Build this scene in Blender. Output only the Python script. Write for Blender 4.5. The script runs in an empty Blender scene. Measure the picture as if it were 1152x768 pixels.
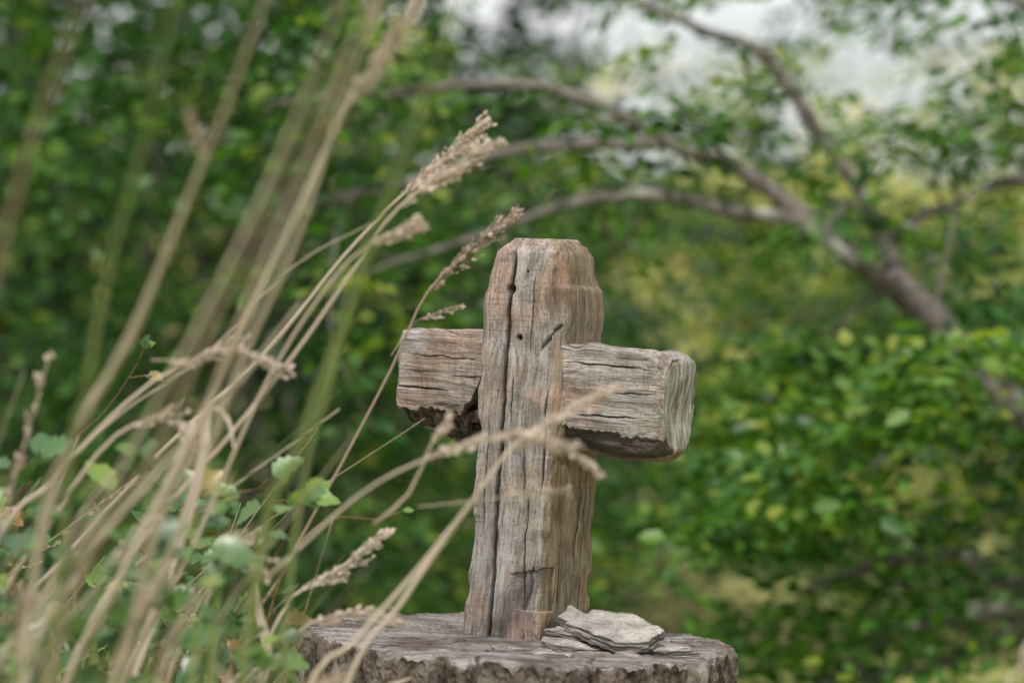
import bpy, bmesh, math, random
import numpy as np
from mathutils import Vector, Matrix, noise
random.seed(7); RNG=np.random.default_rng(7)
CZ=1.2; D=3.0; ZS=0.873
scene=bpy.context.scene
def P(px,py,y):
    s=(y+D)/D/1000.0
    return Vector(((px-576)*s,y,CZ-(py-384)*s))

# ------------------------------------------------------------ node helpers
class NB:
    def __init__(s,name,tree=None):
        if tree is not None: s.t=tree; s.t.nodes.clear(); return
        s.m=bpy.data.materials.new(name); s.m.use_nodes=True; s.t=s.m.node_tree; s.t.nodes.clear()
        s.out=s.n('ShaderNodeOutputMaterial')
    def n(s,t,**k):
        nd=s.t.nodes.new(t)
        for a,b in k.items(): setattr(nd,a,b)
        return nd
    def set(s,sock,v):
        if isinstance(v,bpy.types.NodeSocket): s.t.links.new(v,sock)
        elif v is not None:
            if isinstance(v,(tuple,list)) and len(v)==3 and sock.type=='RGBA': v=(*v,1)
            sock.default_value=v
    def map(s,vec,scale,rot=(0,0,0),loc=(0,0,0)):
        m=s.n('ShaderNodeMapping'); s.set(m.inputs['Vector'],vec); m.inputs['Scale'].default_value=scale
        m.inputs['Rotation'].default_value=rot; m.inputs['Location'].default_value=loc; return m.outputs[0]
    def noise(s,vec,scale,detail=4,rough=0.55,dist=0.0):
        m=s.n('ShaderNodeTexNoise'); s.set(m.inputs['Vector'],vec); m.inputs['Scale'].default_value=scale
        m.inputs['Detail'].default_value=detail; m.inputs['Roughness'].default_value=rough; m.inputs['Distortion'].default_value=dist
        return m.outputs[0]
    def ramp(s,f,stops):
        r=s.n('ShaderNodeValToRGB'); e=r.color_ramp.elements
        while len(e)<len(stops): e.new(0.5)
        for i,(p,c) in enumerate(stops):
            e[i].position=p; e[i].color=(c,c,c,1) if not isinstance(c,tuple) else (*c,1)
        s.set(r.inputs[0],f); return r.outputs[0]
    def mix(s,f,a,b,mode='MIX'):
        m=s.n('ShaderNodeMix',data_type='RGBA',blend_type=mode)
        s.set(m.inputs[0],f); s.set(m.inputs[6],a); s.set(m.inputs[7],b); return m.outputs[2]
    def math(s,op,a,b=0.0):
        m=s.n('ShaderNodeMath',operation=op); s.set(m.inputs[0],a); s.set(m.inputs[1],b); return m.outputs[0]
    def attr(s,name):
        a=s.n('ShaderNodeAttribute'); a.attribute_name=name; return a.outputs['Fac']
    def bump(s,h,strength,dist,nrm=None):
        b=s.n('ShaderNodeBump'); s.set(b.inputs['Height'],h); b.inputs['Strength'].default_value=strength
        b.inputs['Distance'].default_value=dist
        if nrm is not None: s.set(b.inputs['Normal'],nrm)
        return b.outputs[0]
    def bsdf(s,col,rough=0.8,nrm=None,spec=0.3):
        p=s.n('ShaderNodeBsdfPrincipled'); s.set(p.inputs['Base Color'],col); s.set(p.inputs['Roughness'],rough)
        p.inputs['Specular IOR Level'].default_value=spec
        if nrm is not None: s.set(p.inputs['Normal'],nrm)
        return p.outputs[0]
    def done(s,sh): s.t.links.new(sh,s.out.inputs[0]); return s.m

# ------------------------------------------------------------ world / light / camera
SUN_EL=math.radians(56); SUN_AZ=math.radians(186)   # azimuth from +Y towards +X
w=bpy.data.worlds.new("World"); scene.world=w; w.use_nodes=True
b=NB('w',w.node_tree)
sky=b.n('ShaderNodeTexSky'); sky.sky_type='NISHITA'; sky.sun_disc=False
sky.sun_elevation=SUN_EL; sky.sun_rotation=SUN_AZ; sky.dust_density=5.0; sky.air_density=1.0; sky.ozone_density=1.0
wc=b.n('ShaderNodeTexCoord').outputs['Generated']
cl=b.noise(b.map(wc,(1,1,2.5)),2.2,5,0.6)
cf=b.ramp(cl,[(0.32,0.35),(0.50,0.80),(0.62,0.97)])
skc=b.mix(cf,sky.outputs[0],(8.2,8.2,8.0))      # bright hazy cloud veil
bg=b.n('ShaderNodeBackground'); bg.inputs[1].default_value=0.14; b.set(bg.inputs[0],skc)
out=b.n('ShaderNodeOutputWorld'); w.node_tree.links.new(bg.outputs[0],out.inputs[0])
sl=bpy.data.lights.new("sun",'SUN'); sl.energy=3.8; sl.angle=math.radians(1.5); sl.color=(1,0.945,0.85)
so=bpy.data.objects.new("sun",sl); scene.collection.objects.link(so)
tosun=Vector((math.sin(SUN_AZ)*math.cos(SUN_EL),math.cos(SUN_AZ)*math.cos(SUN_EL),math.sin(SUN_EL)))
so.rotation_euler=tosun.to_track_quat('Z','Y').to_euler(); so.location=(0,0,8)
cam=bpy.data.cameras.new("camera"); co=bpy.data.objects.new("camera",cam); scene.collection.objects.link(co)
co.location=(0,-D,CZ); co.rotation_euler=(math.radians(90),0,0)
cam.sensor_width=36; cam.lens=D*36/1.152; cam.clip_end=2000; cam.clip_start=0.05
cam.dof.use_dof=True; cam.dof.focus_distance=D-0.07; cam.dof.aperture_fstop=2.8; cam.dof.aperture_blades=0
scene.camera=co
scene.view_settings.view_transform='Standard'; scene.view_settings.look='None'; scene.view_settings.exposure=0

def leaf_mat(name,stops,transl=0.35,rough=0.4,spec=0.5,tcol=(1.3,1.5,0.5)):
    b=NB(name); a=b.attr('tint')
    col=b.ramp(a,stops)
    sh=b.bsdf(col,rough,None,spec)
    if transl>0:
        tr=b.n('ShaderNodeBsdfTranslucent'); b.set(tr.inputs[0],b.mix(1,col,tcol,'MULTIPLY'))
        m=b.n('ShaderNodeMixShader'); m.inputs[0].default_value=transl
        b.t.links.new(sh,m.inputs[1]); b.t.links.new(tr.outputs[0],m.inputs[2]); sh=m.outputs[0]
    return b.done(sh)

def wood_mat(name,axis):
    b=NB(name); tc=b.n('ShaderNodeTexCoord').outputs['Object']
    def sc(al,ac): return (al,ac,ac) if axis=='x' else (ac,ac,al)
    vadd=b.n('ShaderNodeVectorMath',operation='MULTIPLY_ADD')
    wn=b.n('ShaderNodeTexNoise'); b.set(wn.inputs['Vector'],tc); wn.inputs['Scale'].default_value=9
    b.set(vadd.inputs[0],wn.outputs[1]); vadd.inputs[1].default_value=(0.03,0.03,0.03); b.set(vadd.inputs[2],tc)
    v=vadd.outputs[0]
    g1=b.noise(b.map(v,sc(7,90)),1,7,0.70)
    g2=b.noise(b.map(v,sc(14,420)),1,4,0.6)
    g3=b.noise(b.map(v,sc(4.0,60),loc=(3,1,2)),1,5,0.6)
    cross=b.noise(b.map(tc,sc(420,22),rot=(0.06,0.07,0.0)),1,4,0.6)
    pat=b.noise(tc,13,4,0.6,0.5); pat2=b.noise(b.map(tc,(1,1,1),loc=(5,2,8)),17,6,0.68); sp=b.noise(tc,260,3,0.6)
    pat3=b.noise(b.map(tc,(1,1,1),loc=(1,7,3)),8,3,0.5)
    col=b.ramp(g1,[(0.28,(0.09,0.080,0.075)),(0.42,(0.195,0.180,0.172)),(0.56,(0.305,0.288,0.282)),(0.74,(0.44,0.425,0.425))])
    col=b.mix(b.ramp(pat,[(0.46,0.0),(0.62,0.7)]),col,b.mix(1,col,(1.16,0.84,0.68),'MULTIPLY'))
    col=b.mix(b.ramp(pat2,[(0.50,0.0),(0.64,0.65)]),col,b.mix(1,col,(0.52,0.46,0.38),'MULTIPLY'))
    col=b.mix(b.ramp(pat3,[(0.52,0.0),(0.66,0.5)]),col,b.mix(1,col,(0.88,0.93,0.74),'MULTIPLY'))
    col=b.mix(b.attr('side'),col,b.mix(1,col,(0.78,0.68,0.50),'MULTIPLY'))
    col=b.mix(b.ramp(g2,[(0.36,0.65),(0.48,0.0)]),col,(0.08,0.07,0.062))
    col=b.mix(b.ramp(g3,[(0.33,0.85),(0.38,0.0)]),col,(0.045,0.038,0.034))
    cm=b.math('MULTIPLY',b.ramp(cross,[(0.36,0.6),(0.45,0.0)]),b.ramp(b.noise(tc,14,2),[(0.46,0.0),(0.58,0.95)]))
    col=b.mix(cm,col,(0.11,0.095,0.085))
    col=b.mix(b.ramp(sp,[(0.36,0.5),(0.44,0.0)]),col,(0.07,0.062,0.055))
    eg=b.noise(b.map(tc,(60,240,22),rot=(0.12,0,0)),1,5,0.65)
    ecol=b.ramp(eg,[(0.34,(0.08,0.078,0.062)),(0.5,(0.24,0.24,0.205)),(0.66,(0.41,0.41,0.37))])
    ecol=b.mix(b.ramp(pat2,[(0.45,0.0),(0.6,0.6)]),ecol,b.mix(1,ecol,(0.55,0.5,0.4),'MULTIPLY'))
    col=b.mix(b.attr('endg'),col,ecol)
    col=b.mix(b.attr('dark'),col,(0.016,0.013,0.012))
    h=b.math('ADD',b.math('MULTIPLY',g1,1.0),b.math('MULTIPLY',g2,0.7))
    h=b.math('ADD',h,b.math('MULTIPLY',cross,0.25))
    nr=b.bump(h,0.9,0.0022)
    return b.done(b.bsdf(col,0.85,nr,0.2))

def bark_mat(name,c0,c1,scale=1.0,lich=(0.35,0.36,0.32),zs=0.45):
    b=NB(name); g=b.n('ShaderNodeNewGeometry').outputs['Position']
    n=b.noise(b.map(g,(1,1,zs)),45*scale,6,0.65); n2=b.noise(g,14*scale,4)
    col=b.ramp(n,[(0.33,c0),(0.62,c1)])
    col=b.mix(b.ramp(n2,[(0.55,0.0),(0.68,0.7)]),col,lich)
    return b.done(b.bsdf(col,0.9,b.bump(n,0.8,0.006),0.2))

M_shaft=wood_mat('weathered_wood_shaft','z'); M_arm=wood_mat('weathered_wood_arm','x')
M_bark=bark_mat('tree_bark',(0.075,0.067,0.062),(0.18,0.162,0.15))
M_dbark=bark_mat('woodland_bark',(0.03,0.027,0.024),(0.09,0.08,0.07),0.5,(0.12,0.13,0.1))
M_sbark=bark_mat('stump_bark',(0.022,0.016,0.014),(0.14,0.112,0.098),1.4,(0.23,0.22,0.19),0.35)
M_leafN=leaf_mat('leaf_green',[(0.0,(0.015,0.055,0.016)),(0.5,(0.040,0.125,0.022)),(0.85,(0.11,0.225,0.032)),(1.0,(0.24,0.28,0.045))],0.42,0.42,0.40)
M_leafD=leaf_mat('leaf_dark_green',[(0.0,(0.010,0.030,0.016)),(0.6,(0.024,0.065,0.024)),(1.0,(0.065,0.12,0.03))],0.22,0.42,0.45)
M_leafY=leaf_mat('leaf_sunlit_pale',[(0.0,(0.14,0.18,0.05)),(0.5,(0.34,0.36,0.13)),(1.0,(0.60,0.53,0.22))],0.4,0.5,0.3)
M_straw=leaf_mat('dry_grass_straw',[(0.0,(0.19,0.135,0.09)),(0.5,(0.35,0.28,0.21)),(1.0,(0.52,0.455,0.375))],0.15,0.6,0.3,(1,1,0.9))
M_seed=leaf_mat('grass_seedhead',[(0.0,(0.29,0.215,0.18)),(0.5,(0.48,0.395,0.34)),(1.0,(0.65,0.575,0.52))],0.35,0.7,0.2,(1.1,1,0.9))
M_blade=leaf_mat('grass_blade_green',[(0.0,(0.06,0.11,0.03)),(0.5,(0.13,0.19,0.06)),(1.0,(0.28,0.33,0.15))],0.35,0.5,0.4)
M_red=leaf_mat('bramble_stem',[(0.0,(0.08,0.03,0.02)),(0.6,(0.16,0.07,0.04)),(1.0,(0.16,0.14,0.05))],0.0,0.6,0.3)
M_bleaf=leaf_mat('bramble_leaf',[(0.0,(0.05,0.11,0.055)),(0.5,(0.085,0.18,0.06)),(0.8,(0.19,0.29,0.06)),(1.0,(0.28,0.19,0.06))],0.35,0.34,0.6)

# ------------------------------------------------------------ mesh builders
def obj_from(name,verts,faces,mats,matidx=None,tint=None,smooth=True,attrs=None,recalc=False):
    me=bpy.data.meshes.new(name); me.from_pydata([tuple(v) for v in verts],[],faces)
    for m in mats: me.materials.append(m)
    if matidx is not None: me.polygons.foreach_set('material_index',matidx)
    if tint is not None:
        a=me.attributes.new('tint','FLOAT','POINT'); a.data.foreach_set('value',np.array(tint,dtype=np.float32))
    for k,v in (attrs or {}).items():
        a=me.attributes.new(k,'FLOAT','POINT'); a.data.foreach_set('value',np.array(v,dtype=np.float32))
    if recalc:
        bm=bmesh.new(); bm.from_mesh(me); bmesh.ops.recalc_face_normals(bm,faces=bm.faces); bm.to_mesh(me); bm.free()
    me.polygons.foreach_set('use_smooth',[smooth]*len(me.polygons))
    me.update(); o=bpy.data.objects.new(name,me); scene.collection.objects.link(o); return o

class MB:
    def __init__(s): s.v=[]; s.f=[]; s.mi=[]; s.t=[]
    def add(s,vs,fs,mi,t):
        o=len(s.v); s.v+= [tuple(x) for x in vs]; s.f+=[tuple(i+o for i in f) for f in fs]; s.mi+=[mi]*len(fs)
        s.t+= [t]*len(vs) if not isinstance(t,list) else t
    def tube(s,pts,rad,mi,t,sides=6,wob=0.0):
        n=len(pts); vs=[]; up=Vector((0.3,0.9,0.2)).normalized()
        for i,p in enumerate(pts):
            tg=(pts[min(i+1,n-1)]-pts[max(i-1,0)]).normalized()
            a=tg.cross(up).normalized(); b=tg.cross(a).normalized()
            for k in range(sides):
                an=2*math.pi*k/sides; r=rad[i]
                if wob: r*=1+wob*noise.noise(p*25+Vector((math.cos(an),math.sin(an),0)))
                vs.append(p+a*math.cos(an)*r+b*math.sin(an)*r)
        fs=[]
        for i in range(n-1):
            for k in range(sides):
                k2=(k+1)%sides; fs.append((i*sides+k,i*sides+k2,(i+1)*sides+k2,(i+1)*sides+k))
        fs.append(tuple(range(sides))[::-1]); fs.append(tuple((n-1)*sides+k for k in range(sides)))
        s.add(vs,fs,mi,t)
    def obj(s,name,mats): return obj_from(name,s.v,s.f,mats,s.mi,s.t)

def crom(pts,vals,step):
    P_=[pts[0]+(pts[0]-pts[1])]+list(pts)+[pts[-1]+(pts[-1]-pts[-2])]
    out=[];ov=[]
    for i in range(len(pts)-1):
        a,b,c,d=P_[i:i+4]; n=max(2,int((c-b).length/step))
        for k in range(n):
            t=k/n
            out.append(0.5*((2*b)+(c-a)*t+(2*a-5*b+4*c-d)*t*t+(3*b-a-3*c+d)*t**3)); ov.append(vals[i]*(1-t)+vals[i+1]*t)
    out.append(pts[-1].copy()); ov.append(vals[-1]); return out,ov

LT=np.array([(0,0,0),(0.28,-0.30,0.07),(0.68,-0.25,0.05),(1,0,-0.06),(0.68,0.25,0.05),(0.28,0.30,0.07)],float)
def norm(a): return a/np.maximum(np.linalg.norm(a,axis=1,keepdims=True),1e-9)
def leaf_object(name,groups,extra=None,mats=(M_leafN,)):
    V=[];T=[];MI=[];tot=0
    for pos,d,n,L,ti,mi in groups:
        d=norm(d); side=norm(np.cross(d,n)); n2=np.cross(side,d); N=len(pos)
        v=pos[:,None,:]+L[:,None,None]*(LT[None,:,0:1]*d[:,None,:]+LT[None,:,1:2]*side[:,None,:]+LT[None,:,2:3]*n2[:,None,:])
        V.append(v.reshape(-1,3)); T.append(np.repeat(ti,6)); MI.append(np.full(N*2,mi)); tot+=N
    V=np.concatenate(V);T=np.concatenate(T);MI=np.concatenate(MI)
    base=(np.arange(tot)*6)[:,None]; F_=(base+np.array([[0,1,2,3,0,3,4,5]])).reshape(-1)
    nl=tot*2; starts=np.arange(nl)*4
    vn=len(V); tubes=extra
    if tubes is not None and len(tubes.v):
        V=np.concatenate([V,np.array(tubes.v)]); T=np.concatenate([T,np.array(tubes.t)])
        ff=[];st=[];cur=len(F_)
        for f in tubes.f:
            st.append(cur); ff+= [i+vn for i in f]; cur+=len(f)
        F_=np.concatenate([F_,np.array(ff)]); starts=np.concatenate([starts,np.array(st)]); MI=np.concatenate([MI,np.array(tubes.mi)])
    me=bpy.data.meshes.new(name); me.vertices.add(len(V)); me.vertices.foreach_set('co',V.astype(np.float32).ravel())
    me.loops.add(len(F_)); me.loops.foreach_set('vertex_index',F_.astype(np.int32))
    me.polygons.add(len(starts)); me.polygons.foreach_set('loop_start',starts.astype(np.int32))
    for m in mats: me.materials.append(m)
    me.polygons.foreach_set('material_index',MI.astype(np.int32))
    me.update(calc_edges=True); me.validate()
    a=me.attributes.new('tint','FLOAT','POINT'); a.data.foreach_set('value',T.astype(np.float32))
    o=bpy.data.objects.new(name,me); scene.collection.objects.link(o); return o

def sprays(C,K,slen,leaf,tint0,tintr,flat=0.35,droop=0.2,mi=0,heading=None):
    S_=len(C); an=RNG.uniform(0,2*np.pi,S_) if heading is None else heading
    d=np.stack([np.cos(an),np.sin(an),-droop+RNG.normal(0,0.25,S_)],1); d=norm(d)
    n=norm(np.stack([RNG.normal(0,flat,S_),RNG.normal(0,flat,S_)-0.25,np.ones(S_)],1))
    side=norm(np.cross(d,n)); n=np.cross(side,d)
    L=slen*RNG.uniform(0.6,1.4,S_)
    t=(np.arange(K)+0.5)/K
    sgn=np.where(np.arange(K)%2==0,1.0,-1.0)
    pos=C[:,None,:]+d[:,None,:]*(L[:,None,None]*(t[None,:,None]-0.5))
    off=RNG.uniform(0,0.32,(S_,K))*L[:,None]*sgn[None,:]*(1-0.5*t[None,:])
    pos=pos+side[:,None,:]*off[:,:,None]+n[:,None,:]*(-np.abs(off)*0.25)[:,:,None]
    ld=d[:,None,:]*0.7+side[:,None,:]*(sgn[None,:,None]*0.8)+RNG.normal(0,0.25,(S_,K,3))
    ln=n[:,None,:]+RNG.normal(0,0.45,(S_,K,3))
    pos=pos+RNG.normal(0,0.006,(S_,K,3))
    st=np.clip(tint0+RNG.normal(0,tintr,S_),0,1)
    ti=np.clip(st[:,None]+RNG.normal(0,0.12,(S_,K)),0,1)
    ll=leaf*RNG.uniform(0.6,1.25,(S_,K))
    return (pos.reshape(-1,3),ld.reshape(-1,3),ln.reshape(-1,3),ll.ravel(),ti.ravel(),mi)

GAPS=[(790,20,180,52,.93),(990,90,150,80,.93),(1030,205,95,40,.95),(705,292,60,28,1),(1000,540,100,60,.95),(845,668,100,48,.95),
      (735,690,80,42,1),(1110,590,60,50,.75),(530,5,80,32,.95),(800,375,50,36,.75),(1110,30,70,44,.8),(120,10,45,24,.9),(880,300,50,28,.7),(960,440,30,20,.6),(400,20,50,24,.8),(250,130,30,16,.6)]
def openness(px,py):
    o=0
    for a,b_,c,d_,s in GAPS:
        q=((px-a)/c)**2+((py-b_)/d_)**2
        o=max(o,s*math.exp(-q*0.9))
    return o
def scatter(n,pxr,pyr,yr,nscale,thr,gapw,seed,fn=None):
    out=[];k=0
    off=Vector((seed*7.3,seed*3.1,seed))
    while len(out)<n and k<n*40:
        k+=1
        px=random.uniform(*pxr);py=random.uniform(*pyr);y=random.uniform(*yr)
        p=P(px,py,y)
        if p.z<0.05: continue
        if random.random()<gapw*min(1,1.15*openness(px,py)): continue
        if noise.noise(p*nscale+off)<thr+random.uniform(-0.12,0.12): continue
        if fn and random.random()>fn(px,py,y): continue
        out.append(p)
    return np.array([tuple(p) for p in out])

# ------------------------------------------------------------ ground
def gz(x,y):
    t=min(max((y-16)/60,0),1); h=6.0*t*t*(3-2*t)
    return h+0.06*noise.noise(Vector((x*0.4,y*0.4,0)))*(1 if abs(y)>1 else 0.5)+ (0.8*noise.noise(Vector((x*0.03,y*0.03,4))) if y>20 else 0)
xs=sorted(set([-400,-250,-150,-100]+[i*1.5 for i in range(-40,41)]+[100,150,250,400])); ys=sorted(set([-60,-30,-15]+[i*0.75-8 for i in range(0,60)]+[37+i*4 for i in range(30)]+[200,300,500,800]))
gv=[(x,y,gz(x,y)) for y in ys for x in xs]; nx=len(xs)
gf=[(j*nx+i,j*nx+i+1,(j+1)*nx+i+1,(j+1)*nx+i) for j in range(len(ys)-1) for i in range(nx-1)]
b=NB('meadow_ground'); g=b.n('ShaderNodeNewGeometry').outputs['Position']
n1=b.noise(g,0.35,4); n2=b.noise(b.map(g,(1,1,1)),5,4,0.7)
col=b.ramp(n1,[(0.35,(0.16,0.20,0.06)),(0.5,(0.34,0.33,0.12)),(0.65,(0.46,0.41,0.18))])
col=b.mix(b.ramp(n2,[(0.38,0.8),(0.58,0.0)]),col,(0.05,0.07,0.02))
M_ground=b.done(b.bsdf(col,0.95,b.bump(n2,1,0.05),0.1))
obj_from('ground',gv,gf,[M_ground])

# ------------------------------------------------------------ stump
def topz(x,y): return ZS-0.055*(x-0.01)+0.012*y +0.0035*noise.noise(Vector((x*9,y*9,0)))+0.0018*noise.noise(Vector((x*8,y*90,3)))
def make_stump():
    cx,cy=0.008,-0.03; NA=640
    def R(a):
        ca,sa=math.cos(a),math.sin(a)
        r=0.237*(1+0.05*noise.noise(Vector((ca*1.3,sa*1.3,2)))+0.035*noise.noise(Vector((ca*4,sa*4,5)))+0.012*noise.noise(Vector((ca*13,sa*13,5)))+0.006*noise.noise(Vector((ca*34,sa*34,9))))
        for c0 in (-2.6,-1.9,-1.25,-0.7,2.4):
            da=abs((a-c0+math.pi)%(2*math.pi)-math.pi); r-=0.006*math.exp(-(da/0.012)**2)
        return r
    RR=[R(2*math.pi*k/NA) for k in range(NA)]
    def SY(a): return 0.80 if math.sin(a)>0 else 1.0
    vs=[];dk=[];fs=[];mi=[];
    RT=60
    vs.append((cx,cy,topz(cx,cy)));dk.append(0)
    cracks=[(2.9,0.003,0.05),(-2.3,0.0035,0.02),(-1.2,0.003,0.12),(0.25,0.003,0.1),(-0.35,0.003,0.03),(-1.75,0.0025,0.09)]
    for i in range(1,RT+1):
        f=i/RT; f=1-(1-f)**1.25
        for k in range(NA):
            a=2*math.pi*k/NA
            r=RR[k]*f; x=cx+r*math.cos(a);y=cy+r*math.sin(a)*SY(a)
            z=topz(x,y);d=0
            for ca,wd,r0 in cracks:
                da=(a-ca-0.18*noise.noise(Vector((r*14,ca,0)))-0.08*noise.noise(Vector((r*60,ca,0)))+math.pi)%(2*math.pi)-math.pi
                if r>r0:
                    q=math.exp(-(da*r/ (wd*0.45*(0.4+f)))**2); z-=0.008*q; d=max(d,q)
            if f>0.95:
                e=(f-0.95)/0.05; z-=e*max(0,0.003+0.012*noise.noise(Vector((math.cos(a)*14,math.sin(a)*14,1)))+0.005*noise.noise(Vector((math.cos(a)*50,math.sin(a)*50,1))))
            vs.append((x,y,z));dk.append(d)
    for k in range(NA):
        k2=(k+1)%NA; fs.append((0,1+k,1+k2));mi.append(0)
    for i in range(RT-1):
        for k in range(NA):
            k2=(k+1)%NA; a=1+i*NA;b_=1+(i+1)*NA
            fs.append((a+k,b_+k,b_+k2,a+k2)); mi.append(0)
    last=1+(RT-1)*NA; rows=150; base=len(vs)
    for j in range(1,rows+1):
        t=(j/rows)**2.1
        for k in range(NA):
            a=2*math.pi*k/NA; x0,y0,z0=vs[last+k]
            z=z0*(1-t)-0.03*t
            ca,sa=math.cos(a),math.sin(a)
            rid=noise.noise(Vector((ca*10,sa*10,z*4)))+0.7*noise.noise(Vector((ca*18,sa*18,z*16)))+0.6*noise.noise(Vector((ca*36,sa*36,z*55)))+0.3*noise.noise(Vector((ca*80,sa*80,z*200)))
            fl=0.06*max(0,t-0.6)**2*6
            r=RR[k]+0.008*rid*min(1,j/10)+fl+0.002*min(1,j/5)
            vs.append((cx+r*ca,cy+r*sa*SY(a),z)); dk.append(0)
    for j in range(rows):
        A=last if j==0 else base+(j-1)*NA; B=base+j*NA
        for k in range(NA):
            k2=(k+1)%NA; fs.append((A+k,B+k,B+k2,A+k2)); mi.append(1)
    b=NB('stump_cut_wood'); tc=b.n('ShaderNodeTexCoord').outputs['Object']
    wv=b.n('ShaderNodeTexWave',wave_type='RINGS',rings_direction='Z'); b.set(wv.inputs['Vector'],b.map(tc,(1,1.1,0.3),loc=(0.02,-0.03,0))); wv.inputs['Scale'].default_value=42
    wv.inputs['Distortion'].default_value=6; wv.inputs['Detail'].default_value=4; wv.inputs['Detail Scale'].default_value=1.2
    saw=b.noise(b.map(tc,(12,190,12),rot=(0,0,0.25)),1,5,0.65); pt=b.noise(tc,12,6,0.65); fine=b.noise(tc,90,5,0.7)
    col=b.ramp(saw,[(0.32,(0.070,0.062,0.058)),(0.46,(0.185,0.172,0.168)),(0.62,(0.315,0.298,0.292)),(0.8,(0.44,0.42,0.41))])
    col=b.mix(b.ramp(wv.outputs[0],[(0.05,0.4),(0.35,0.0)]),col,(0.09,0.075,0.065))
    col=b.mix(b.ramp(pt,[(0.46,0.0),(0.58,0.8)]),col,b.mix(1,col,(0.40,0.30,0.25),'MULTIPLY'))
    col=b.mix(b.ramp(fine,[(0.36,0.8),(0.47,0.0)]),col,(0.05,0.042,0.038))
    col=b.mix(b.attr('dark'),col,(0.015,0.012,0.011))
    Mtop=b.done(b.bsdf(col,0.9,b.bump(b.math('ADD',saw,fine),0.9,0.004),0.2))
    return obj_from('tree_stump',vs,fs,[Mtop,M_sbark],mi,None,False,{'dark':dk})
make_stump()

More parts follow.
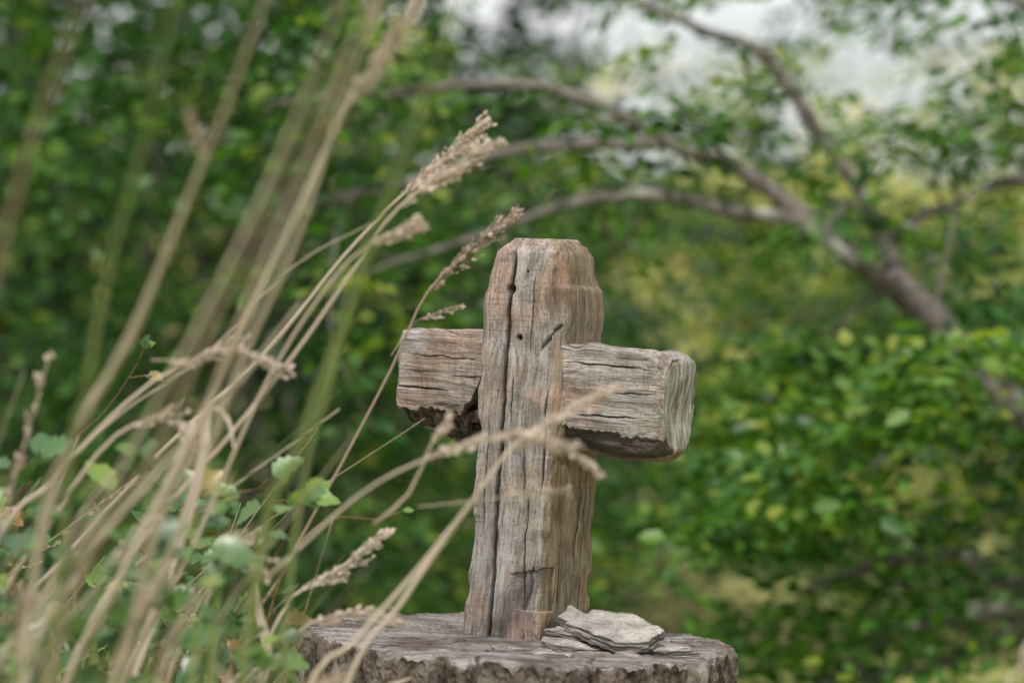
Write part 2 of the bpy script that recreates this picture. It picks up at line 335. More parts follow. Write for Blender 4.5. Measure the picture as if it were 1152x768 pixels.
# ------------------------------------------------------------ cross
TH=math.radians(28); ROLL=math.radians(3.5)
CM=Matrix.Translation((0.019,0.0,0.876))@Matrix.Rotation(ROLL,4,'Y')@Matrix.Rotation(-TH,4,'Z')
root=bpy.data.objects.new('wooden_cross',None); scene.collection.objects.link(root); root.matrix_world=CM; root.empty_display_size=0.1
def interp(keys,t):
    for i in range(len(keys)-1):
        if t<=keys[i+1][0]:
            a=keys[i];b_=keys[i+1];f=(t-a[0])/(b_[0]-a[0]); f=max(0,f)
            return [p*(1-f)+q*f for p,q in zip(a[1:],b_[1:])]
    return list(keys[-1][1:])
def loft(name,keys,N,M,to3,cracks,mat,capA,capB,amp,endflag,seed,chips=None,holes=()):
    """keys: (t, a0,a1,b0,b1, 4 chamfers); a = face coordinate, b = depth (b0 = front)"""
    t0,t1=keys[0][0],keys[-1][0]; vs=[];dk=[];eg=[];sd=[]
    def ring(t):
        a0,a1,b0,b1,c1,c2,c3,c4=interp(keys,t)
        return [(a0+c1,b0),(a1-c2,b0),(a1,b0+c2),(a1,b1-c3),(a1-c3,b1),(a0+c4,b1),(a0,b1-c4),(a0,b0+c1)]
    rr=ring((t0+t1)/2); ln=[math.dist(rr[i],rr[(i+1)%8]) for i in range(8)]; tot=sum(ln)
    cnt=[max(3,int(M*l/tot)) for l in ln]; MM=sum(cnt)
    rows=[]
    for i in range(N+1): rows.append((t0+(t1-t0)*i/N,1.0))
    K=22
    if capA: rows=[(t0,j/K) for j in range(1,K)]+rows
    if capB: rows=rows+[(t1,1-j/K) for j in range(1,K)]
    for t,s in rows:
        pr=ring(t); cxa=sum(p[0] for p in pr)/8; cxb=sum(p[1] for p in pr)/8
        for e in range(8):
            p=pr[e];q=pr[(e+1)%8]
            for j in range(cnt[e]):
                f=j/cnt[e]; a=p[0]*(1-f)+q[0]*f; bb=p[1]*(1-f)+q[1]*f
                dx=q[0]-p[0];dy=q[1]-p[1];l=math.hypot(dx,dy) or 1; na,nb=dy/l,-dx/l
                v=Vector((a*1.0+seed,bb,t))
                dsp=amp*(1.6*noise.noise(v*14)+0.9*noise.noise(v*38))
                cell=noise.noise(Vector((a*26+seed*2,bb*26,t*22))); dsp-=amp*1.0*abs(cell)
                gr=noise.noise(Vector((a*160+seed*3,bb*160,t*7)))
                dsp+=0.0008*gr+0.0006*noise.noise(Vector((a*420,bb*420+seed,t*18)))
                dsp+=0.0004*noise.noise(Vector((a*30+seed,bb*30,t*50)))
                ed=min(f,1-f)*l
                if ed<0.007: dsp-=0.006*(1-ed/0.007)*max(0,noise.noise(Vector((a*20+seed*5,bb*20,t*42)))+0.05)
                d=max(0,-gr-0.45)*1.0
                for ck in cracks:
                    e_ok,c0,wob,tr,dep,wd=ck[:6]
                    if nb*e_ok[1]+na*e_ok[0]>0.7 and tr[0]<t<tr[1]:
                        coord=a if abs(e_ok[1])>0.5 else bb
                        cc=c0+(t-tr[0])*ck[6] if len(ck)>6 else c0
                        cc+=wob*noise.noise(Vector((t*9,c0*50,seed)))+wob*0.35*noise.noise(Vector((t*60,c0*50,seed)))
                        ef=min(1,(t-tr[0])/0.03,(tr[1]-t)/0.03)
                        g_=math.exp(-((coord-cc)/(wd*(0.6+0.4*ef)))**2)*ef
                        dsp-=dep*g_; d=max(d,min(1,g_*1.6))
                if chips: 
                    q_=chips(a,bb,t); dsp-=q_[0]; d=max(d,q_[1])
                for (ha,ht,hr) in holes:
                    if nb<-0.7:
                        g_=math.exp(-(((a-ha)**2+(t-ht)**2)/hr**2)**2); dsp-=0.007*g_; d=max(d,g_)
                a2=cxa+(a-cxa)*s; b2=cxb+(bb-cxb)*s
                tt=t
                a2+=na*dsp*s; b2+=nb*dsp*s
                sgn=1 if t==t1 else -1
                if (t==t1 and capB) or (t==t0 and capA):
                    h=0.005*noise.noise(Vector((a2*22,b2*22,seed)))+0.0012*noise.noise(Vector((a2*60,b2*260,seed)))
                    edge=max(0,(s-0.9)/0.1); tt=t+sgn*(h-0.002*edge**2)
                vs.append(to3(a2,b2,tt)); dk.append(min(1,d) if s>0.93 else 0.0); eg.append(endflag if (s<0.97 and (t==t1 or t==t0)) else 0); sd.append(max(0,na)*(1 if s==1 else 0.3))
    R_=len(rows); fs=[]
    for i in range(R_-1):
        for k in range(MM):
            k2=(k+1)%MM; fs.append((i*MM+k,i*MM+k2,(i+1)*MM+k2,(i+1)*MM+k))
    fs.append(tuple(range(MM))[::-1]); fs.append(tuple((R_-1)*MM+k for k in range(MM)))
    o=obj_from(name,vs,fs,[mat],None,None,False,{'dark':dk,'endg':eg,'side':sd},True); o.parent=root; return o
sk=[(-0.03,-.053,.043,-.057,.072,.004,.003,.004,.004),
    (0.10,-.052,.043,-.057,.066,.004,.004,.004,.004),
    (0.20,-.050,.045,-.055,.057,.004,.006,.004,.004),
    (0.235,-.052,.050,-.057,.050,.003,.010,.004,.004),
    (0.33,-.053,.053,-.058,.043,.004,.015,.004,.004),
    (0.368,-.052,.051,-.056,.040,.004,.016,.004,.004),
    (0.395,-.049,.048,-.055,.035,.004,.017,.004,.004),
    (0.422,-.046,.045,-.053,.030,.004,.018,.004,.004),
    (0.432,-.037,.040,-.046,.024,.006,.016,.006,.006),
    (0.438,-.033,.031,-.040,.018,.006,.012,.006,.006)]
F=(0,-1);S=(1,0)
def shchips(a,bb,t):
    d=0;k=0
    if bb<-0.03 and a>0.0:
        e=0.004*noise.noise(Vector((a*90,3,1)))
        if 0.070+e+0.2*(a-0.02)>t>0.028: d+=0.0035*min(1,a/0.008)
    q=math.exp(-((t-0.325-1.1*(a-0.03))/0.003)**2)*(1 if 0.022<a<0.045 else 0); d+=0.005*q;k=max(k,q*.6)
    # splinter torn off the upper right arris
    e=0.006*noise.noise(Vector((t*60,8,1)))
    if t>0.384+e*0.5 and a>0.030+e: m=min(1,(a-0.030-e)/0.004,(t-0.384-e*0.5)/0.004); d+=0.0035*m
    return d,k
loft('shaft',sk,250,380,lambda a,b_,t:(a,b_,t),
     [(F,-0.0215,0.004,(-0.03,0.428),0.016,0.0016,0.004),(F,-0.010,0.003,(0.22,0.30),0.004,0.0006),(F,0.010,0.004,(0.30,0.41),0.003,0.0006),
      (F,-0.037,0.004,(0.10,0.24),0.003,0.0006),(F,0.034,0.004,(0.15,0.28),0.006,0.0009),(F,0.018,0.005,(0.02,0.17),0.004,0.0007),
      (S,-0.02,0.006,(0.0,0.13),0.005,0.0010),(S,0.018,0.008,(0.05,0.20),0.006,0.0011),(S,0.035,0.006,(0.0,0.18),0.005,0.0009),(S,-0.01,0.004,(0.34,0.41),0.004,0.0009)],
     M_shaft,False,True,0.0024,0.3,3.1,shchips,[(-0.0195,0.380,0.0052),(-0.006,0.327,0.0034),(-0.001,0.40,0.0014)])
def lchips_shade(a,bb,t):
    d=0;k=0
    e=0.012*noise.noise(Vector((t*45,1,1)))+0.007*noise.noise(Vector((t*140,2,1)))
    lim=0.240+e
    if t>-0.078: lim+=min(0.040,(t+0.078)*1.6)     # chunk broken out beside the post
    if a<lim and bb<0.01: 
        m=min(1,(lim-a)/0.002); d+=(0.010+(0.008 if t>-0.075 else 0))*m+0.005*m*noise.noise(Vector((t*120,a*160,3))); k=0.85*m*(0.85+0.5*noise.noise(Vector((t*200,a*60,3))))  # torn underside; its downward-facing shade is painted in through the dark mask
    return d,max(0,min(1,k))
lk=[(-0.170,.236,.322,-.036,.030,.020,.008,.006,.010),
    (-0.163,.216,.329,-.044,.038,.026,.004,.006,.010),
    (-0.11,.204,.331,-.046,.040,.026,.003,.004,.010),
    (-0.055,.208,.332,-.047,.040,.020,.003,.004,.008),
    (0.0,.212,.331,-.045,.040,.012,.003,.004,.008)]
loft('left_arm',lk,125,330,lambda a,b_,t:(t,b_,a),
     [(F,0.262,0.004,(-0.18,-0.09),0.004,0.0009),(F,0.300,0.005,(-0.15,-0.05),0.003,0.0006),(F,0.281,0.004,(-0.10,0.0),0.003,0.0006)],
     M_arm,True,False,0.0030,0.6,8.2,lchips_shade)
def rchips_shade(a,bb,t):
    d=0;k=0
    if bb<-0.01:
        e=0.005*noise.noise(Vector((t*50,1,7)))+0.003*noise.noise(Vector((t*180,1,7)))
        lim=0.230+e+(0.10-t)*0.06
        if a<lim: m=min(1,(lim-a)/0.002); d+=0.008*m*max(0,1-(t/0.16)**2*0.6); k=0.75*m  # chipped lower edge, with underside shade put into the colour
    return d,k
rk=[(0.0,.214,.326,-.048,.042,.014,.006,.006,.010),
    (0.05,.206,.325,-.049,.042,.016,.005,.006,.010),
    (0.12,.201,.323,-.050,.043,.014,.005,.006,.012),
    (0.150,.200,.321,-.050,.043,.011,.006,.008,.014),
    (0.160,.203,.318,-.048,.041,.012,.009,.010,.016),
    (0.170,.210,.311,-.040,.036,.015,.015,.012,.018)]
loft('right_arm',rk,125,330,lambda a,b_,t:(t,b_,a),
     [(F,0.300,0.006,(0.04,0.16),0.003,0.0007),(F,0.272,0.005,(0.08,0.165),0.003,0.0007),(F,0.248,0.005,(0.05,0.15),0.004,0.0007)],
     M_arm,False,True,0.0030,1.0,5.7,rchips_shade)
for nm in ('left_arm','right_arm'):
    me=bpy.data.objects[nm].data; at=me.attributes['side']; n_=len(at.data); arr=np.zeros(n_,dtype=np.float32); at.data.foreach_set('value',arr)

# ------------------------------------------------------------ slate stones
b=NB('slate_stone'); tc=b.n('ShaderNodeTexCoord').outputs['Object']
n1=b.noise(tc,28,6,0.65); n2=b.noise(b.map(tc,(30,30,500)),1,4,0.6); n3=b.noise(tc,160,4)
col=b.ramp(n1,[(0.35,(0.15,0.14,0.13)),(0.5,(0.29,0.272,0.255)),(0.68,(0.42,0.395,0.365))])
col=b.mix(b.ramp(n3,[(0.38,0.5),(0.5,0.0)]),col,(0.12,0.105,0.10))
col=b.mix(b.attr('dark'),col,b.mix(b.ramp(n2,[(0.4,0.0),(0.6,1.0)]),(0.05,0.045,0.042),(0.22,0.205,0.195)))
M_slate=b.done(b.bsdf(col,0.75,b.bump(b.math('ADD',n1,n3),0.8,0.003),0.35))
def slate(outline,zb,th,tilt,seed):
    c=Vector((sum(p[0] for p in outline)/len(outline),sum(p[1] for p in outline)/len(outline),0))
    pts=[]
    for i in range(len(outline)):
        p=Vector((*outline[i],0));q=Vector((*outline[(i+1)%len(outline)],0)); n=max(2,int((q-p).length/0.0025))
        for k in range(n):
            r=p.lerp(q,k/n); pts.append(r-c+Vector((noise.noise(r*90),noise.noise(r*90+Vector((5,5,5))),0))*0.003)
    M=len(pts);vs=[];fs=[];dk=[]
    rows=[(0,0.2),(0,0.6),(0,0.93)]+[(j/7,1.0) for j in range(8)]+[(1,0.96),(1,0.8),(1,0.6),(1,0.4),(1,0.2)]
    for z,s in rows:
        for k,p in enumerate(pts):
            lay=1.0-0.13*abs(noise.noise(Vector((round(z*5)*3.3,p.x*30,p.y*30+seed)))) if s==1.0 else s
            zz=z*th+ (0.004*noise.noise(Vector((p.x*s*35,p.y*s*35,seed))) if z>0.9 or s<1 else 0)
            if z==1: 
                zz-=0.0015 if s==1.0 else 0
                if p.x*s*0.7+p.y*s+0.006*noise.noise(Vector((p.x*s*60,seed,0)))>0.012: zz-=0.003
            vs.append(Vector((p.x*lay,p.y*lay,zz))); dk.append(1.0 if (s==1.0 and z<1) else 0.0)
    for i in range(len(rows)-1):
        for k in range(M):
            k2=(k+1)%M; fs.append((i*M+k,i*M+k2,(i+1)*M+k2,(i+1)*M+k))
    fs.append(tuple(range(M))[::-1]); fs.append(tuple((len(rows)-1)*M+k for k in range(M)))
    o=obj_from('slate_stone',vs,fs,[M_slate],None,None,False,{'dark':dk},True)
    o.matrix_world=Matrix.Translation((c.x,c.y,zb))@Matrix.Rotation(tilt[0],4,'X')@Matrix.Rotation(tilt[1],4,'Y'); return o
def W(px,y): return ((px-576)/1000*(y+D)/D,y)
zt=ZS-0.008
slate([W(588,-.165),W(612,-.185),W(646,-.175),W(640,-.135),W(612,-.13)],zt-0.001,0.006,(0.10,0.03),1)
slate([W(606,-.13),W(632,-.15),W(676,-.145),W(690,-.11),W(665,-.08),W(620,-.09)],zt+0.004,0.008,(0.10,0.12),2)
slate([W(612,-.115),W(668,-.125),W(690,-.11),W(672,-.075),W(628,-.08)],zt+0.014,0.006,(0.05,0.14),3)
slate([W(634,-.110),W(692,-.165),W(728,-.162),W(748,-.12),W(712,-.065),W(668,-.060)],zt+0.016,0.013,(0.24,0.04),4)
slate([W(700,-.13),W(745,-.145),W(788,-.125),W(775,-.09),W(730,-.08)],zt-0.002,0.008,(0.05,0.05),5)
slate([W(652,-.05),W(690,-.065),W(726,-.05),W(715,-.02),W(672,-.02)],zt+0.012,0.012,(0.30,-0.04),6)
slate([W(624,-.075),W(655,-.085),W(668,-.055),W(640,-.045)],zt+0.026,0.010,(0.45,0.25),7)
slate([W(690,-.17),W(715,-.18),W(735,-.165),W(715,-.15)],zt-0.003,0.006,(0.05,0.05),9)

# ------------------------------------------------------------ tree with arching limbs
T=MB()
def limb(pts,y0,y1,jit=0.006,mi=1,store=None):
    n=len(pts); pp=[];rr=[]
    for i,(px,py,r) in enumerate(pts):
        y=y0+(y1-y0)*i/(n-1); pp.append(P(px,py,y)); rr.append(r*(y+D)/D/1000)
    q,rv=crom(pp,rr,0.03)
    q=[p+Vector((noise.noise(p*5),noise.noise(p*5+Vector((9,0,0))),noise.noise(p*5+Vector((0,9,0)))))*jit*3 +Vector((noise.noise(p*22),0,noise.noise(p*22+Vector((4,4,4)))))*jit for p in q]
    T.tube(q,rv,mi,0.5,9,0.35)
    if store is not None: store.append((q,rv))
    return q,rv
L=[]
limb([(1640,1100,46),(1560,960,40),(1450,800,34),(1330,650,28),(1230,545,25),(1110,440,21),(1040,350,17),(1005,300,12)],1.9,1.7,0.006,1,L)
limb([(1060,375,14),(985,303,12),(910,243,11),(840,195,9),(740,158,8),(660,118,7),(590,100,6),(500,98,5),(410,112,4),(300,118,2.5)],1.75,1.6,0.006,1,L)
limb([(1025,330,13),(1000,280,10),(955,185,9),(900,110,8),(850,60,7),(780,30,5.5),(700,0,4.5),(600,-40,3)],1.7,2.2,0.006,1,L)
limb([(970,290,9),(900,245,7.5),(830,236,7.5),(740,218,7.5),(650,232,6.5),(600,250,5),(520,280,4.5),(440,300,3.5),(380,315,2)],1.7,1.7,0.006,1,L)
limb([(800,174,7),(740,164,6.5),(650,170,6.5),(560,180,6.5),(480,200,5.5),(400,222,4.5),(340,235,3)],1.65,1.7,0.006,1,L)
limb([(1330,650,14),(1152,657,10),(1060,625,8),(980,640,6),(900,660,4)],1.9,1.7,0.006,1,L)
limb([(1450,800,16),(1300,720,14),(1152,685,11),(1060,695,10),(980,730,8),(900,790,6)],2.0,1.5,0.006,1,L)
limb([(1060,626,6),(970,600,5),(935,560,4),(930,510,3)],1.8,1.7,0.006,1,L)
limb([(1230,545,12),(1300,380,11),(1290,200,9),(1200,60,7),(1080,-60,4)],1.9,2.9,0.006,1,L)
limb([(740,220,4),(700,280,3.5),(670,300,2)],1.8,1.9,0.006,1,L)
limb([(1152,690,6),(1080,740,6),(1000,760,5),(900,775,4)],1.8,1.7,0.006,1,L)
limb([(1200,190,7),(1130,205,6),(1060,235,6),(1010,262,7)],2.3,1.8,0.006,1,L)
tw=[]
for q,rv in list(L):
    for i in range(4,len(q),5):
        if random.random()<0.75:
            p=q[i]; tg=(q[min(i+1,len(q)-1)]-q[i-1]).normalized()
            d=(tg*random.uniform(0.4,1)+Vector((random.gauss(0,.6),random.gauss(0.2,.6),random.gauss(0.05,.5)))).normalized()
            ln=random.uniform(0.15,0.5); pts=[p]
            for k in range(5):
                d=(d+Vector((random.gauss(0,.15),random.gauss(0,.15),random.gauss(-.03,.13)))).normalized(); pts.append(pts[-1]+d*ln/5)
            r0=min(rv[i]*0.5,0.006); qq,rr=crom(pts,[r0*(1-k/6.5) for k in range(6)],0.04); T.tube(qq,rr,1,0.5,5); tw+=[x for x in qq[2:]]
tw_arr=np.array([tuple(t+Vector((random.gauss(0,.04),random.gauss(0.05,.05),random.gauss(0,.03)))) for t in tw])
keep=[i for i,p in enumerate(tw_arr) if random.random()>0.7*openness(576+p[0]*1000*D/(p[1]+D),384-(p[2]-CZ)*1000*D/(p[1]+D))]
tw_arr=tw_arr[keep]; tw_arr=tw_arr[RNG.permutation(len(tw_arr))[:520]]
def rightfn(px,py,y):
    f=1.0
    if px<650: f*=0.5
    if px<1150 and 70<py<400 and y<2.1: f*=0.06
    if px>850 and 600<py<770 and y<2.1: f*=0.2
    return f
c1=scatter(1550,(420,1560),(-150,860),(1.4,3.9),1.5,0.0,0.97,1,rightfn)
c1b=scatter(260,(800,1350),(380,760),(1.1,2.0),2.2,0.1,1.0,5,lambda px,py,y: 0.15 if (px>850 and py>600) else 1)
g1=[sprays(tw_arr,9,0.16,0.037,0.55,0.2),sprays(c1,13,0.24,0.039,0.58,0.24),sprays(c1b,13,0.22,0.039,0.68,0.14)]
leaf_object('leaning_tree',g1,T,(M_leafN,M_bark))

# ------------------------------------------------------------ shrub mass on the left
Tb=MB()
for k in range(18):
    x=random.uniform(-2.8,-0.5);y=random.uniform(3.6,5.5); p=Vector((x,y,-0.05)); d=Vector((random.gauss(0,.25),random.gauss(0,.2),1)).normalized(); pts=[p]
    for j in range(7):
        d=(d+Vector((random.gauss(0.0,.13),random.gauss(0,.13),0))).normalized(); pts.append(pts[-1]+d*0.42)
    q,r=crom(pts,[0.022*(1-j/8.5) for j in range(8)],0.08); Tb.tube(q,r,1,0.5,7,0.2)
def leftfn(px,py,y):
    return 1.0 if px<480 else max(0.0,1-(px-480)/260)
c2=scatter(2100,(-500,740),(-250,860),(2.2,5.2),1.3,0.03,0.9,2,leftfn)
leaf_object('hazel_shrub',[sprays(c2,14,0.26,0.043,0.46,0.24)],Tb,(M_leafN,M_dbark))

# ------------------------------------------------------------ dark woodland behind
Tc=MB()
for k in range(34):
    x=random.uniform(-8,9);y=random.uniform(7.5,14); 
    if -0.1<x/(y+3)*3<0.75: continue
    p=Vector((x,y,-0.1)); pts=[p]; d=Vector((random.gauss(0,.08),random.gauss(0,.08),1)).normalized()
    for j in range(7):
        d=(d+Vector((random.gauss(0,.06),random.gauss(0,.06),0))).normalized(); pts.append(pts[-1]+d*0.9)
    q,r=crom(pts,[random.uniform(.06,.12)*(1-j/9) for j in range(8)],0.2); Tc.tube(q,r,1,0.5,8,0.2)
def backfn(px,py,y):
    f=1.0 if px<600 else 0.85
    if px>640 and py<230: f*=0.38
    return f
c3=scatter(3500,(-420,1560),(-330,660),(6.5,12),0.6,-0.08,1.0,3,backfn)
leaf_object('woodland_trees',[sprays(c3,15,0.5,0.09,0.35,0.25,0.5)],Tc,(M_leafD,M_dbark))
# ------------------------------------------------------------ sunlit distant trees
Td=MB()
for k in range(30):
    x=random.uniform(-22,24);y=random.uniform(30,48); z=gz(x,y)
    pts=[Vector((x,y,z-.2)),Vector((x+.2,y,z+2)),Vector((x+.1,y,z+3.2))]; q,r=crom(pts,[.2,.15,.05],.5); Td.tube(q,r,1,.5,8)
c4=scatter(1800,(-400,1600),(60,420),(28,48),0.22,0.0,0.35,4,lambda px,py,y: 1.0 if py>205+70*noise.noise(Vector((px*.012,0,3))) else 0.14)
c5=scatter(600,(500,1500),(400,640),(14,24),0.4,0.0,0.0,6)
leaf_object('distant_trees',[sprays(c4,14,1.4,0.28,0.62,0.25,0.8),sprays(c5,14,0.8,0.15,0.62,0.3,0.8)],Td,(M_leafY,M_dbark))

# ------------------------------------------------------------ tall dry grass
G=MB(); pan=[]
def panicle(q,n,wid,tint=0.6,sp=0.0052,mi=1):
    m=len(q); seg=[0]
    for i in range(1,m): seg.append(seg[-1]+(q[i]-q[i-1]).length)
    tot=seg[-1]; pos=[];dr=[];nr=[];ll=[];ti=[]
    nb=max(8,n//9)
    for br in range(nb):
        t=((br+random.random())/nb)**0.9; s=t*tot; i=min(m-2,max(0,next((j for j in range(m-1) if seg[j+1]>=s),m-2)))
        f=(s-seg[i])/max(1e-6,seg[i+1]-seg[i]); p=q[i].lerp(q[i+1],f); tg=(q[i+1]-q[i]).normalized()
        rad=tg.cross(Vector((random.gauss(0,1),random.gauss(0,1),random.gauss(0,1)))).normalized()
        env=math.sin(math.pi*min(1,0.15+0.83*t))**0.9+0.12
        bl=wid*env*random.uniform(0.5,2.5); bd=(tg*1.6+rad*0.45+Vector((0,0,-0.12))).normalized()
        e=p+bd*bl*1.6
        G.tube([p,p.lerp(e,.5)+Vector((0,0,bl*.05)),e],[0.0005,0.0004,0.0003],0,tint,3)
        for k in range(11):
            u=random.uniform(0.05,1.15); pp=p+bd*bl*1.6*u+Vector((random.gauss(0,1),random.gauss(0,1),random.gauss(0,1)))*wid*0.10
            dd=bd+Vector((random.gauss(0,1),random.gauss(0,1),random.gauss(0,1)))*0.25
            pos.append(tuple(pp));dr.append(tuple(dd));nr.append((random.gauss(0,1),random.gauss(0,1),random.gauss(0,1)));ll.append(sp*random.uniform(.5,1.3));ti.append(min(1,max(0,random.gauss(tint,.25))))
    pan.append((np.array(pos),np.array(dr),np.array(nr),np.array(ll),np.array(ti),mi))
def stem(pts,y0,y1,r,mi=0,tint=0.6,head=None,ground=True,hw=0.012,hn=420):
    n=len(pts); pp=[P(a,b_,y0+(y1-y0)*i/(n-1)) for i,(a,b_) in enumerate(pts)]
    if ground:
        p0,p1=pp[0],pp[1]; d=(p0-p1); 
        if d.z>-1e-3: d.z=-0.1
        k=p0.z/(-d.z); x=p0.x+d.x*k*0.55; y=p0.y+(d.y*k*0.5)
        pp=[Vector((x,y,0.0)),Vector(((x*0.35+p0.x*0.65)+d.x*0.0,(y*.4+p0.y*.6),p0.z*0.55))]+pp
    m=len(pp); rr=[r*(1-0.65*(i/(m-1))**1.5) for i in range(m)]
    q,rv=crom(pp,rr,0.02); G.tube(q,rv,mi,tint,6)
    if head:
        hp=pp[-(head+1):]; hq,_=crom(hp,[1]*len(hp),0.008); panicle(hq,hn,hw,min(0.95,tint+0.05))
    return q
stem([(-60,560),(-10,330),(30,180),(75,50),(105,-30)],-1.3,-1.5,0.0034,0,0.4)
stem([(75,560),(95,450),(125,290),(165,150),(200,-20)],-1.1,-1.3,0.0030,2,0.9)
stem([(40,640),(75,510),(150,370),(215,215),(262,100),(305,-20)],-0.95,-1.2,0.0034,0,0.85)
stem([(60,560),(150,380),(205,240),(228,178),(214,130)],-0.9,-1.1,0.0022,0,0.8,1,True,0.005,90)
stem([(60,820),(140,640),(240,440),(320,270),(390,120),(432,60),(490,-30)],-0.75,-0.95,0.0036,0,0.9,2,True,0.010,450)
stem([(110,820),(200,600),(275,400),(330,280),(380,130),(412,40),(440,-40)],-0.85,-1.05,0.0030,0,0.75,1,True,0.008,300)
stem([(150,700),(230,470),(290,310),(350,170),(395,50),(425,-30)],-1.0,-1.2,0.0032,0,0.6)
stem([(30,760),(120,560),(210,390),(290,230),(350,90),(400,-40)],-1.05,-1.3,0.0026,0,0.95)
stem([(70,700),(170,520),(240,360),(275,300),(330,170),(390,60)],-1.2,-1.35,0.0026,0,0.35)
stem([(-30,760),(60,640),(190,500),(300,395),(385,290),(450,222),(500,180),(545,140)],-0.42,-0.38,0.0024,0,0.8,2,True,0.010,560)
stem([(60,800),(160,610),(250,500),(330,400),(400,300),(450,232),(510,190),(560,160)],-0.55,-0.5,0.0024,0,0.75,2,True,0.008,400)
stem([(130,800),(215,620),(300,430),(370,320),(415,275),(462,255)],-0.6,-0.6,0.0022,0,0.7,1,True,0.008,230)
stem([(250,780),(320,640),(385,520),(440,415),(480,330),(530,280),(578,240)],-0.35,-0.32,0.0018,0,0.35,2,True,0.009,400)
stem([(440,400),(470,360),(520,343)],-0.35,-0.3,0.0006,0,0.6,1,False,0.005,80)
stem([(290,640),(330,520),(385,370),(430,240),(475,120),(520,-20)],-1.0,-1.25,0.0038,2,1.0)
stem([(330,620),(372,430),(400,330),(410,270)],-0.9,-1.0,0.0026,2,0.9)
stem([(380,800),(450,680),(520,580),(570,510),(620,474),(690,434)],-0.66,-0.64,0.0028,0,0.95,2,True,0.007,360)
stem([(330,810),(400,720),(470,640),(545,545),(560,520)],-0.7,-0.66,0.0028,0,0.9)
stem([(300,650),(400,560),(470,520),(560,490),(630,500),(676,532)],-0.68,-0.66,0.0014,0,0.85,3,False,0.007,400)
stem([(420,590),(460,555),(485,500),(500,482)],-0.6,-0.6,0.0014,0,0.8,1,False,0.006,110)
stem([(470,570),(560,560),(640,548)],-0.6,-0.6,0.0006,0,0.8,1,False,0.004,50)
stem([(-20,650),(60,540),(140,455),(200,412),(260,393),(322,415)],-0.6,-0.55,0.0024,0,0.85,2,True,0.008,380)
stem([(-10,720),(50,600),(110,510),(150,478),(185,470),(212,492)],-0.6,-0.6,0.0024,0,0.8,2,True,0.008,280)
stem([(170,405),(190,405),(205,407)],-0.6,-0.6,0.0008,0,0.8,1,False,0.005,50)
stem([(-20,800),(40,690),(90,580),(130,530)],-0.8,-0.8,0.0026,0,0.6)
stem([(-40,640),(40,560),(130,470),(230,400),(330,300),(420,250)],-0.5,-0.5,0.0014,0,0.7)
stem([(20,800),(90,640),(170,540),(260,440),(340,340)],-0.9,-0.9,0.0028,0,0.8)
stem([(230,830),(290,740),(330,670),(380,640),(436,598)],-0.5,-0.4,0.0022,0,0.85,2,True,0.008,340)
stem([(180,800),(225,700),(245,640),(262,615),(290,640)],-0.6,-0.6,0.0022,0,0.7,2,True,0.009,240)
stem([(250,820),(310,740),(350,700),(410,690),(450,700)],-0.5,-0.5,0.0018,0,0.75,2,True,0.007,220)
def ribbon(pts,y,wd,mi,tint):
    pp=[P(a,b_,y) for a,b_ in pts]; q,_=crom(pp,[0]*len(pp),0.008); vs=[];fs=[];n=len(q)
    for i,p in enumerate(q):
        tg=(q[min(i+1,n-1)]-q[max(i-1,0)]).normalized(); s=tg.cross(Vector((0.3*math.sin(i*.25),-1,0.2))).normalized(); ww=wd*math.sin(math.pi*(0.15+0.8*(i/(n-1))))
        vs+=[p-s*ww,p+Vector((0,ww*.5,0)),p+s*ww]
        if i<n-1:
            a=i*3; fs+=[(a,a+1,a+4,a+3),(a+1,a+2,a+5,a+4)]
    G.add(vs,fs,mi,tint)
ribbon([(150,760),(190,640),(225,530),(232,480),(240,458),(256,470),(264,505)],-0.6,0.0055,1,0.85)
ribbon([(290,790),(300,730),(292,690),(290,655)],-0.5,0.005,1,0.6)
for k in range(62):
    px=random.uniform(-180,320); lean=random.uniform(0.15,0.85); h=random.uniform(120,430)*(1 if px<200 else 0.6); y=random.uniform(-1.3,0.0)
    py0=820; mi=random.choice([0,0,0,2,2]); cur=random.uniform(0.0,0.35)
    pts=[(px,py0),(px+lean*h*.45,py0-h*.5),(px+lean*h*(1+cur),py0-h)]
    stem(pts,y,y+random.uniform(-.1,.1),random.uniform(0.0006,0.0017),mi,random.uniform(0.2,0.95),(1 if random.random()<0.2 and mi==0 else None),True,0.007,90)
for k in range(90):
    px=random.uniform(-150,380); y=random.uniform(-1.1,0.1); h=random.uniform(40,190)*(1 if px<280 else 0.45); l=random.uniform(-60,120)
    ribbon([(px,830),(px+l*.3,830-h*.6),(px+l,830-h)],y,random.uniform(0.0015,0.0035),random.choice([2,2,0]),random.uniform(0.2,1.0))
stem([(1120,820),(1145,760),(1165,720)],-0.9,-0.9,0.0018,0,0.8,1,True,0.008,200)
leaf_object('tall_grass',pan,G,(M_straw,M_seed,M_blade))

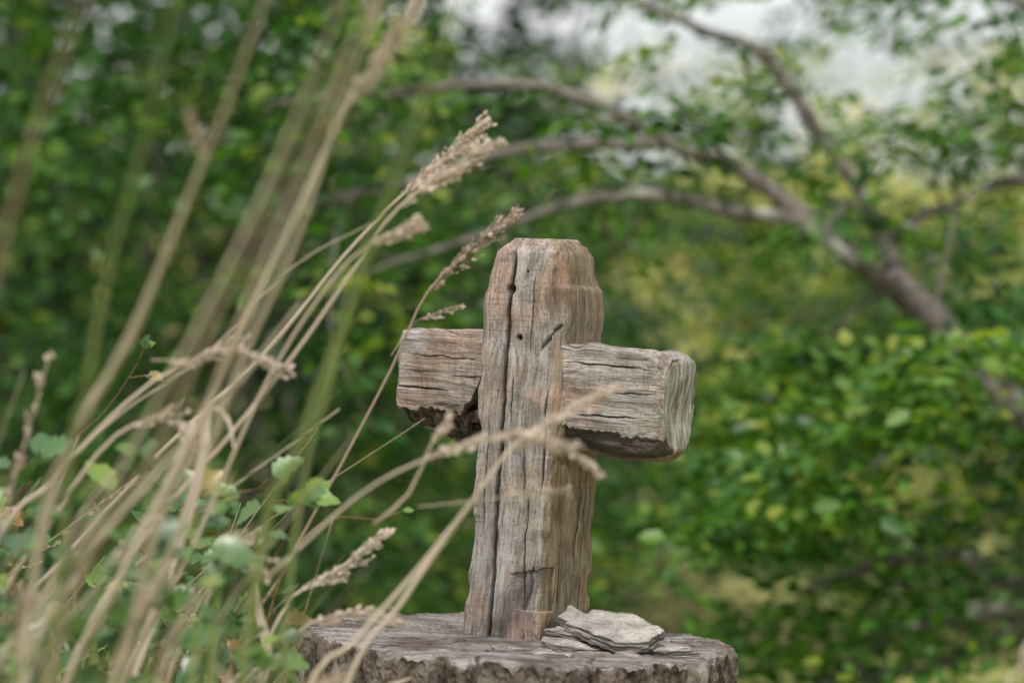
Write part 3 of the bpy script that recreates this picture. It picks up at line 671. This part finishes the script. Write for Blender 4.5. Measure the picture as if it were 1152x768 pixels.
# ------------------------------------------------------------ bramble with lobed leaves
B=MB()
HO=[(0,0.0),(0.04,.16),(.16,.34),(.27,.30),(.40,.43),(.52,.31),(.64,.34),(.78,.17),(.88,.13),(1,0)]
def bleaf(p,d,n,L_,t):
    d=d.normalized(); s=d.cross(n).normalized(); n=s.cross(d); curl=random.uniform(-0.25,0.12)
    vs=[];fs=[]
    for a,w_ in HO:
        z=curl*a*a
        ww=w_*random.uniform(0.85,1.12)
        vs+=[p+(d*a-s*ww+n*(z+.28*ww))*L_,p+(d*a+n*z)*L_,p+(d*a+s*ww+n*(z+.28*ww))*L_]
    for i in range(len(HO)-1):
        a=i*3; fs+=[(a,a+1,a+4,a+3),(a+1,a+2,a+5,a+4)]
    B.add(vs,fs,1,t)
def bstem(pts,y,r,leaves,lt=0.45,size=0.034):
    pp=[P(a,b_,y+0.05*i*random.uniform(-1,1)*.3) for i,(a,b_) in enumerate(pts)]
    base=Vector((pp[0].x-0.05,pp[0].y,0.0)); pp=[base,base.lerp(pp[0],.6)+Vector((-.02,0,0))]+pp
    q,r_=crom(pp,[r*(1-.6*i/(len(pp)-1)) for i in range(len(pp))],0.015); B.tube(q,r_,0,random.random(),6)
    vis=[x for x in q if x.z>CZ-0.42]
    for k in range(leaves):
        if not vis: break
        p=random.choice(vis) if k>2 else vis[-1-k]; pet=Vector((random.gauss(0,1),random.gauss(-.4,.6),random.gauss(.3,.6))).normalized(); e=p+pet*random.uniform(.012,.03)
        B.tube([p,e],[.0007,.0006],0,.8,4)
        for s in ([0] if random.random()<.5 else [-1,0,1]):
            d=pet+Vector((s*0.9,0.2*random.gauss(0,1),-.25)); bleaf(e,d,Vector((random.gauss(0,.5),-0.9+random.gauss(0,.3),1)),size*random.uniform(.6,1.15)*(1 if s==0 else .8),min(1,max(0,random.gauss(lt,.22))))
bstem([(15,700),(12,620),(30,560),(28,525)],-0.50,.0016,11,.3,.040)
bstem([(60,760),(75,700),(100,640),(150,560),(160,520)],-0.50,.0016,11,.4,.038)
bstem([(130,780),(160,700),(195,620),(205,568)],-0.50,.0016,11,.6,.036)
bstem([(230,790),(260,700),(300,640),(335,580),(320,562)],-0.4,.0018,11,.65,.034)
bstem([(290,760),(300,700),(330,620),(372,584),(425,584)],-0.3,.0013,1,.5,.015)
bstem([(180,640),(230,570),(280,552),(305,548)],-0.45,.0013,9,.5,.032)
bstem([(0,620),(60,520),(120,460),(155,408)],-0.3,.0012,2,.4,.018)
bstem([(10,760),(15,680),(14,600)],-0.5,.0014,8,.4,.038)
for k in range(36):
    x=random.uniform(-140,320); bstem([(x,800),(x+random.uniform(-20,40),760-random.uniform(0,40)),(x+random.uniform(-20,60),random.uniform(570,720)+max(0,x-150)*.3)],random.uniform(-.75,-.1),.0012,random.randint(6,11),random.uniform(.2,.65),random.uniform(.024,.038))
B.obj('bramble_plant',[M_red,M_bleaf])
